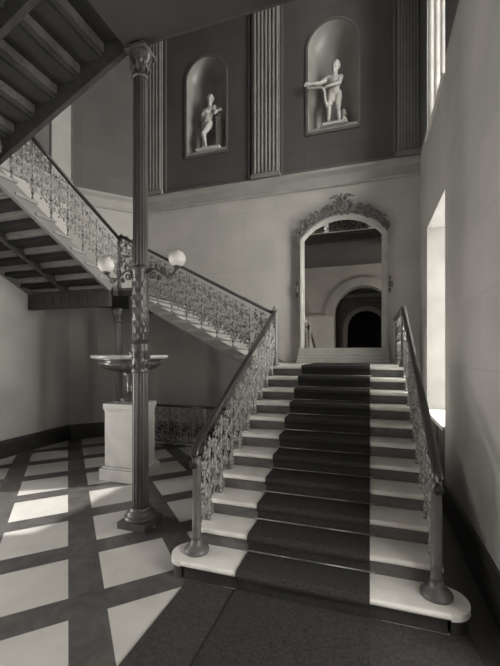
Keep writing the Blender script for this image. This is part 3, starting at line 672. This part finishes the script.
# ------------------------------------------------------------------ pedestal and tazza
PX, PY = -3.43, 4.62
pd = thing('marble_pedestal', (PX,PY,0), 'square white marble pedestal on stepped plinth behind the column', 'pedestal')
mb = MB(); mb.box(PX-.31, PX+.31, PY-.31, PY+.31, 0, .17, .006); mb.box(PX-.285, PX+.285, PY-.285, PY+.285, .17, .2, .006); mb.build('plinth', 'pedestal', pd)
mb = MB(); mb.box(PX-.255, PX+.255, PY-.255, PY+.255, .2, 1.0, .004); mb.build('die', 'pedestal', pd)
mb = MB(); mb.box(PX-.265, PX+.265, PY-.265, PY+.265, 1.0, 1.03, .004); mb.box(PX-.275, PX+.275, PY-.275, PY+.275, 1.03, 1.11, .006); mb.build('cap', 'pedestal', pd)
tz = thing('tazza', (PX,PY,1.11), 'wide shallow stone tazza with pale rim standing on the marble pedestal', 'bowl')
mb = MB(); mb.box(PX-.17, PX+.17, PY-.17, PY+.17, 1.11, 1.14, .004); mb.lathe([(.16,1.14),(.165,1.16),(.12,1.19),(.085,1.22),(.06,1.27)], (PX,PY,0), 28); mb.build('foot', 'tazza', tz)
mb = MB(); mb.lathe([(.06,1.26),(.075,1.28),(.06,1.3),(.065,1.4),(.09,1.5),(.12,1.54),(.1,1.56)], (PX,PY,0), 28); mb.build('stem', 'tazza', tz)
mb = MB(); mb.lathe([(.1,1.55),(.25,1.575),(.38,1.62),(.44,1.67),(.46,1.70),(.42,1.715),(.44,1.735),(.49,1.76)], (PX,PY,0), 48); mb.build('bowl', 'tazza', tz)
mb = MB(); mb.lathe([(.48,1.755),(.54,1.765),(.555,1.785),(.55,1.81),(.52,1.815),(.45,1.80),(.2,1.76),(.01,1.75)], (PX,PY,0), 48); mb.build('rim', 'tazza_rim', tz)

# ------------------------------------------------------------------ mirror
MX0, MX1, MY = -1.35, .315, 7.19
mc = (MX0+MX1)/2; mr = thing('wall_mirror', (mc,MY,ZL), 'tall arched mirror in a pale frame standing on the landing against the back wall', 'mirror')
GZ0, GSP, GAP = 1.945, 4.06, 4.41; gh = .73
rad = (gh*gh+(GAP-GSP)**2)/(2*(GAP-GSP)); gzc = GAP-rad; a0 = math.asin(gh/rad)
arc = [(mc+rad*math.sin(-a0+2*a0*i/28), gzc+rad*math.cos(-a0+2*a0*i/28)) for i in range(29)]
gl = MB(); outl = [(mc-gh,GZ0),(mc+gh,GZ0)]+arc[::-1]
gl.add([(x,MY-.05,z) for x, z in outl], [tuple(range(len(outl)))]); gl.build('mirror_glass', 'mirror', mr)
def frame_strip(mb, path, prof):
    """profile (offset outward, depth toward the room) swept round a planar outline, mitred"""
    n = len(prof); vs = []; fs = []
    for i, (x, z) in enumerate(path):
        d0 = V((x-path[i-1][0], z-path[i-1][1])).normalized() if i else None
        d1 = V((path[i+1][0]-x, path[i+1][1]-z)).normalized() if i < len(path)-1 else None
        d0 = d0 or d1; d1 = d1 or d0; n0, n1 = V((-d0.y,d0.x)), V((-d1.y,d1.x)); b = (n0+n1).normalized(); b = b/max(.35, b.dot(n1))
        vs += [(x+b.x*o, MY-dp, z+b.y*o) for o, dp in prof]
    for i in range(len(path)-1):
        for j in range(n-1): fs.append((i*n+j, i*n+n+j, i*n+n+j+1, i*n+j+1))
    mb.add(vs, fs)
fr = MB(); outer = [(mc-gh,GZ0)]+arc+[(mc+gh,GZ0)]
frame_strip(fr, outer, [(-.012,.05),(-.005,.075),(.012,.08),(.02,.1),(.06,.112),(.072,.1),(.08,.1),(.092,.085),(.108,.085),(.108,0)])
fr.box(mc-gh-.108, mc+gh+.108, MY-.1, MY, GZ0-.13, GZ0+.0, .006)
fr.build('frame', 'frame', mr)
bs = MB(); bs.box(MX0-.04, MX1+.04, MY-.16, MY, ZL+.002, ZL+.07, .006); bs.box(MX0-.02, MX1+.02, MY-.14, MY, ZL+.07, ZL+.13, .01); bs.box(MX0-.005, MX1+.005, MY-.12, MY, ZL+.13, GZ0-.12, .01); bs.build('base', 'frame', mr)
def rosette(mb, x, z, r, y=MY-.1):
    for ring, (rr, n) in enumerate(((r, 8), (r*.6, 6))):
        for k in range(n): a = 2*PI*k/n+ring*.4; mb.leaf((x,y-.01*ring,z), (math.cos(a),-.25-.3*ring,math.sin(a)), (0,-1,0), rr, rr*.55, .015)
    mb.ball((x,y-.025,z), r*.22, 8, 6)
for sx in (-1, 1):
    ro = MB(); x = mc+sx*(gh+.13); rosette(ro, x, 3.12, .085, MY-.06); ro.leaf((x,MY-.06,3.18),(0,-.1,1),(0,-1,0),.12,.06,.012); ro.leaf((x,MY-.06,3.06),(0,-.1,-1),(0,-1,0),.13,.06,.012); ro.ball((x,MY-.02,3.12),(.03,.03,.05),8,6); ro.build('side_rosette', 'gilt', mr)
cr = MB(); rnd = random.Random(11)
R0 = rad+.115
AP = lambda a, o: (mc+(R0+o)*math.sin(a), gzc+(R0+o)*math.cos(a))
yb = MY-.07
for sx in (-1, 1):
    for a, o, r, t in ((.14,.10,.075,1.4),(.29,.11,.10,-1.5),(.46,.10,.10,1.5),(.62,.08,.08,-1.4)):
        x, z = AP(sx*a, o); pts = spiral(0, 0, r, .02, PI/2*(1 if t > 0 else -1), t*1.0*sx, 22)
        cr.tube([(x+p,yb-.02,z+q) for p, q in pts], .019, 6); rosette(cr, x, z, r*.62, yb-.02)
    x, z = mc+sx*(gh+.05), GSP+.15                                 # shoulder scrolls
    cr.tube([(x+p,yb-.01,z+q) for p, q in spiral(0,0,.085,.02,-PI/2,1.5*sx,22)], .02, 6); rosette(cr, x, z, .05, yb-.02)
    cr.tube([(x+sx*.055,yb,z-.32),(x+sx*.05,yb,z-.2),(x+sx*.055,yb,z-.1),(x,yb,z-.08)], .016, 6)
    for k in range(60):
        a = sx*rnd.uniform(.05,.72); o = rnd.uniform(0,.2)*(1-.35*abs(a)); x, z = AP(a, o); t = rnd.uniform(0,2*PI)
        cr.leaf((x,yb-rnd.uniform(.0,.03),z), (math.cos(t),-.2,math.sin(t)), (0,-1,.2), rnd.uniform(.07,.12), rnd.uniform(.04,.055), .014)
cr.tube([(AP(a,.012)[0],yb,AP(a,.012)[1]) for a in [(-.80+1.6*i/40) for i in range(41)]], .018, 6)
cr.ball((mc,yb-.02,GAP+.24), (.12,.05,.115), 16, 10)               # cartouche
for k in range(12): a = 2*PI*k/12; cr.leaf((mc+.1*math.cos(a),yb-.03,GAP+.24+.1*math.sin(a)), (math.cos(a),-.2,math.sin(a)), (0,-1,0), .11, .06, .015)
crest = cr.build('carved_crest', 'gilt', mr)
eg = MB(); ez = GAP+.38
eg.ball((mc,yb-.03,ez), (.035,.035,.065), 10, 8); eg.ball((mc-.005,yb-.04,ez+.085), (.022,.025,.026), 8, 6); eg.leaf((mc-.015,yb-.045,ez+.088), (-1,-.2,-.3), (0,-1,0), .035, .016)
eg.capsule((mc,yb-.035,ez+.04), (mc-.003,yb-.04,ez+.08), .022, .017, 8)
for sx in (-1, 1):
    eg.tube([(mc+sx*.02,yb-.03,ez+.03),(mc+sx*.09,yb-.03,ez+.075),(mc+sx*.16,yb-.03,ez+.06),(mc+sx*.215,yb-.03,ez+.02)], [.018,.016,.012,.005], 6)
    for k in range(8): u = k/7; eg.leaf((mc+sx*(.03+.16*u),yb-.03,ez+.05+.02*math.sin(PI*u)), (sx*(.25+.55*u),-.05,-1+.45*u), (0,-1,0), .10-.025*u, .028, .008)
    eg.leaf((mc+sx*.012,yb-.03,ez-.04), (sx*.3,0,-1), (0,-1,0), .08, .04, .01)
eg.build('eagle', 'gilt', crest)

# ------------------------------------------------------------------ statues
def solidify(mb, name, m, parent, vox=.009, it=4):
    o = mb.build(name, m, parent); md = o.modifiers.new('r', 'REMESH'); md.mode = 'VOXEL'; md.voxel_size = vox; md.use_smooth_shade = True
    sm = o.modifiers.new('s', 'SMOOTH'); sm.factor = .5; sm.iterations = it
    dg = bpy.context.evaluated_depsgraph_get(); me = bpy.data.meshes.new_from_object(o.evaluated_get(dg)); o.modifiers.clear(); old = o.data; o.data = me
    if not me.materials: me.materials.append(M[m])
    for p in me.polygons: p.use_smooth = True
    bpy.data.meshes.remove(old); return o
def rot_to(d):
    return V((0,0,1)).rotation_difference(V(d).normalized()).to_matrix()
def hand(mb, wrist, direc, palm_n, k=.7, curl=.5):
    w_, d, n = V(wrist), V(direc).normalized(), V(palm_n).normalized(); sd = d.cross(n).normalized()
    c = w_+d*.05*k; mb.capsule(w_, w_+d*.075*k, .026*k, .034*k, 8)
    for i, ln in enumerate((.065,.078,.074,.058)):
        b = w_+d*.085*k+sd*(i-1.5)*.021*k; mid = b+(d*(1-.3*curl)+n*curl*.8)*ln*.55*k; tip = mid+(d*(1-curl)+n*curl*1.2)*ln*.5*k
        mb.capsule(b, mid, .0105*k, .0095*k, 6); mb.capsule(mid, tip, .0095*k, .008*k, 6)
    b = w_+d*.03*k+sd*.028*k; mid = b+(d*.6+sd*.7+n*.4)*.04*k; mb.capsule(b, mid, .013*k, .011*k, 6); mb.capsule(mid, mid+(d*.9+n*.5)*.035*k, .011*k, .009*k, 6)
def figure(mb, J, k, face, hk=1.0):
    """one continuous body from joint positions; k scales the radii, face is where the head looks"""
    G = {a: V(b) for a, b in J.items()}; cap = mb.capsule
    hipc = (G['hl']+G['hr'])/2; shc = (G['sl']+G['sr'])/2; ax = (shc-hipc)
    cap(G['hl']+V((0,.0,.03*k)), G['hr']+V((0,0,.03*k)), .098*k, .098*k); cap(hipc+ax*.12, hipc+ax*.45, .115*k, .105*k)
    cap(hipc+ax*.45, hipc+ax*.75, .108*k, .135*k)
    cl, crr = shc+(G['sl']-shc)*.5-ax*.18, shc+(G['sr']-shc)*.5-ax*.18
    cap(cl, crr, .105*k, .105*k); cap(shc+(G['sl']-shc)*.55-ax*.06, shc+(G['sr']-shc)*.55-ax*.06, .075*k, .075*k)
    fw = V(face); fw.z = 0; fw.normalize()
    for q in (cl, crr): mb.ball(q+fw*.055*k+(q-shc)*.0, (.07*k,.055*k,.055*k), 12, 8)
    for q in (G['hl'], G['hr']): mb.ball(q-fw*.055*k+V((0,0,-.01*k)), .088*k, 12, 8)
    for s in ('l', 'r'):
        S, E_, W = G['s'+s], G['e'+s], G['w'+s]; mb.ball(S, .064*k, 12, 8)
        cap(S, S+(E_-S)*.5, .056*k, .052*k); cap(S+(E_-S)*.5, E_, .052*k, .042*k); cap(E_, E_+(W-E_)*.35, .043*k, .044*k); cap(E_+(W-E_)*.35, W, .044*k, .027*k)
        hd = G.get('d'+s, (W-E_)); hand(mb, W, hd, G.get('n'+s, V((0,-.3,-1))), k, .6)
        Hh, K, A = G['h'+s], G['k'+s], G['a'+s]; cap(Hh, Hh+(K-Hh)*.45, .092*k, .084*k); cap(Hh+(K-Hh)*.45, K, .084*k, .056*k); mb.ball(K+fw*.012*k, .056*k, 10, 8)
        cal = K+(A-K)*.3-fw*.018*k; cap(K, cal, .052*k, .056*k); cap(cal, K+(A-K)*.6, .056*k, .042*k); cap(K+(A-K)*.6, A, .042*k, .034*k)
        ft = G.get('f'+s, fw); ft = V(ft).normalized(); heel = A-ft*.04*k-V((0,0,.045*k)); ball_ = A+ft*.13*k-V((0,0,.052*k))
        cap(A, heel, .036*k, .03*k); cap(A-V((0,0,.01*k)), ball_, .038*k, .03*k); sdv = ft.cross(V((0,0,1)))
        for i in range(5): b = ball_+sdv*(i-2)*.017*k; cap(b, b+ft*(.045-.005*abs(i-1))*k, .013*k, .011*k, 6)
    N_, Hd = G['neck'], G['head']; cap(shc, Hd-V((0,0,.05*k)), .066*k, .056*k); f = V(face).normalized(); u = (Hd-N_).normalized(); sd = f.cross(u).normalized(); u = sd.cross(f).normalized()
    k = k*hk
    mt = Matrix((sd, f, u)).transposed(); B = lambda a, b, c, r: mb.ball(Hd+(sd*a+f*b+u*c)*k, V(r)*k, 14, 10, mt)
    B(0,-.012,.03,(.076,.092,.09)); B(0,.02,-.03,(.06,.068,.085)); B(0,.052,-.095,(.028,.03,.024))
    B(0,.098,-.012,(.012,.022,.014)); mb.capsule(Hd+(f*.083+u*.03)*k, Hd+(f*.103-u*.012)*k, .009*k, .012*k, 8)
    for s in (-1, 1):
        B(.032*s,.074,.034,(.026,.016,.009)); B(.032*s,.07,.012,(.014,.014,.01)); B(.042*s,.055,-.03,(.024,.024,.026)); B(.078*s,-.01,-.005,(.01,.022,.034))
    B(0,.086,-.05,(.024,.013,.007)); B(0,.084,-.064,(.02,.013,.008))
    rnd = random.Random(5)
    for i in range(70):
        a, t = rnd.uniform(0,2*PI), rnd.uniform(0,1.75); p = V((math.sin(t)*math.cos(a), math.sin(t)*math.sin(a), math.cos(t)))
        if p.y > .45 and p.z < .55: continue
        B(p.x*.082, -.015+p.y*.096, .032+p.z*.098, (.022,.022,.02))
# statue in the right niche: youth stepping forward, holding a bent bow out to the left
bx, by, bz = -.665, YB+.10, 6.262
st = thing('marble_statue', (bx,by,bz), 'white marble nude youth holding a bent bow, in the niche above the mirror', 'statue')
W = lambda x, y, z: V((bx+x, by+y, bz+.05+z))
mb = MB(); k = .87
figure(mb, dict(hl=W(-.065,.0,.625), hr=W(.05,.03,.63), sl=W(-.12,-.03,.955), sr=W(.115,.0,.945), neck=W(.0,-.02,1.01), head=W(.015,-.05,1.135),
    el=W(-.27,-.12,.83), wl=W(-.45,-.2,.80), er=W(.09,-.13,.76), wr=W(-.10,-.2,.69), dl=V((-1,-.2,.05)), dr=V((-1,-.1,-.35)), nl=V((0,-.4,-1)), nr=V((0,.3,-1)),
    kl=W(-.10,-.13,.36), al=W(-.125,-.02,.045), kr=W(.06,.0,.34), ar=W(.085,.08,.045), fl=V((-.45,-1,0)), fr=V((.25,-1,0))), k, (-.25,-1,-.12), 1.04)
solidify(mb, 'body', 'statue', st)
mb = MB(); mb.tube([W(-.53,-.2,.86),W(-.535,-.2,.80),W(-.51,-.21,.73),W(-.45,-.22,.69),W(-.36,-.22,.685),W(-.27,-.22,.685),W(-.2,-.22,.65),W(-.175,-.21,.57),W(-.17,-.2,.48),W(-.16,-.19,.40),W(-.14,-.18,.33)], [.012,.018,.02,.021,.022,.024,.026,.026,.026,.03,.03], 8)
mb.ball(W(-.135,-.17,.33), (.035,.03,.05), 10, 8); mb.build('bow', 'statue', st)
mb = MB(); mb.tube([W(.16,.12,.0),W(.155,.12,.12),W(.165,.12,.25),W(.15,.12,.37)], [.075,.06,.055,.05], 10); mb.tube([W(.17,.1,.2),W(.23,.06,.27)], [.03,.02], 8); mb.tube([W(.13,.1,.05),W(.21,.05,.02)], [.04,.03], 8); solidify(mb, 'tree_stump', 'statue', st, .012, 2)
mb = MB(); mb.box(bx-.22, bx+.25, by-.20, by+.14, bz-.006, bz+.05, .01); mb.build('base', 'statue', st)
# statue in the left niche: leaning figure with crossed legs beside a bust on a pillar
bx, by, bz = -3.40, YB+.10, 6.252
st = thing('marble_statue', (bx,by,bz), 'white marble nude leaning beside a pillar topped by a bust, in the left niche', 'statue')
mb = MB(); k = .83
figure(mb, dict(hl=W(-.085,.02,.60), hr=W(.03,.0,.575), sl=W(-.085,.0,.90), sr=W(.15,-.01,.92), neck=W(.05,-.01,.97), head=W(.065,-.03,1.085),
    el=W(-.17,.06,.74), wl=W(-.07,-.12,.80), er=W(.20,-.10,.74), wr=W(.27,-.10,.79), dl=V((1,-.3,.3)), dr=V((1,.2,-.1)), nl=V((0,-.2,-1)), nr=V((0,-1,0)),
    kl=W(-.10,-.01,.32), al=W(-.12,.05,.04), kr=W(-.06,-.12,.32), ar=W(-.02,-.05,.04), fl=V((-.4,-1,0)), fr=V((-.3,-1,0))), k, (.2,-1,-.1), 1.04)
solidify(mb, 'body', 'statue', st)
mb = MB(); mb.prism([(-.06,-.06),(.06,-.06),(.06,.06),(-.06,.06)], W(.25,.05,0), (1,0,0), (0,1,0), (0,0,.68)); mb.box(bx+.175, bx+.325, by-.025, by+.125, bz+.05, bz+.13, .008); mb.box(bx+.18, bx+.32, by-.02, by+.12, bz+.73, bz+.775, .006); mb.build('pillar', 'statue', st)
mb = MB(); c = W(.25,.04,.86); mb.capsule(W(.25,.05,.72), W(.25,.045,.80), .06, .035); mb.ball(c, (.05,.058,.065), 12, 8); mb.capsule(c+V((-.0,-.055,.01)), c+V((0,-.064,-.012)), .007, .009, 6); mb.ball(c+V((0,-.03,-.045)), (.03,.03,.03), 10, 6)
for s_ in (-1, 1): mb.ball(c+V((.022*s_,-.046,.018)), (.016,.01,.006), 8, 5)
for i in range(20): a = 2*PI*i/20; mb.ball(c+V((.046*math.cos(a),.01+.05*math.sin(a),.035)), .018, 6, 5)
solidify(mb, 'bust', 'statue', st, .008, 2)
mb = MB(); mb.box(bx-.22, bx+.34, by-.18, by+.13, bz-.006, bz+.05, .01); mb.build('base', 'statue', st)

# ------------------------------------------------------------------ lights and sky
def area(name, loc, rot, sx, sy, power, col=(1,.97,.92)):
    l = bpy.data.lights.new(name, 'AREA'); l.shape = 'RECTANGLE'; l.size = sx; l.size_y = sy; l.energy = power; l.color = col
    o = bpy.data.objects.new(name, l); C.objects.link(o); o.location = loc; o.rotation_euler = rot; return o
area('window_daylight', (XO+1.5,(WY0+WY1)/2-.15,2.5), (0, PI/2, 0), 3.2, 2.2, 620)
area('upper_window_daylight', (XO+1.1,(WY0+WY1)/2,7.2), (0, PI/2, 0), 3.9, 2.0, 380)
area('doorway_daylight', (XLEFT-.7,2.0,1.4), (0, -PI/2, 0), 2.4, 1.5, 130)
al = area('arch_fill', (-3.6,-.15,1.9), (-PI/2, 0, -.62), 1.7, 2.8, 780); al.data.spread = math.radians(105)  # added frontal fill, unseen in the side arch; no real source there
area('hall_fill', (2.3,1.35,2.2), (0, PI/2, -.35), 2.6, 1.4, 120)  # added fill from the right; the hall wall has no window
sun = bpy.data.lights.new('sun', 'SUN'); sun.energy = 4.5; sun.angle = math.radians(1.6); sun.color = (1,.97,.92)
so = bpy.data.objects.new('sun', sun); C.objects.link(so)
dirs = V((.88*.79, .48*.79, -.61)); so.rotation_euler = dirs.to_track_quat('-Z', 'Y').to_euler(); so.location = (-12,-2,6)
wd = bpy.data.worlds.new('sky'); bpy.context.scene.world = wd; wd.use_nodes = True
bg = wd.node_tree.nodes['Background']; bg.inputs[0].default_value = (.9,.92,.95,1); bg.inputs[1].default_value = .8

# ------------------------------------------------------------------ camera
cam = bpy.data.cameras.new('camera'); co = bpy.data.objects.new('camera', cam); C.objects.link(co)
co.location = (0,0,1.832); co.rotation_euler = (PI/2, 0, math.radians(17.925))
cam.sensor_fit = 'HORIZONTAL'; cam.sensor_width = 36; cam.lens = 362.5/500*36
cam.shift_x = -2.9/500; cam.shift_y = 20.8/500; cam.clip_start = .05
sc = bpy.context.scene; sc.camera = co
sc.view_settings.view_transform = 'Standard'; sc.view_settings.look = 'None'; sc.view_settings.exposure = .5
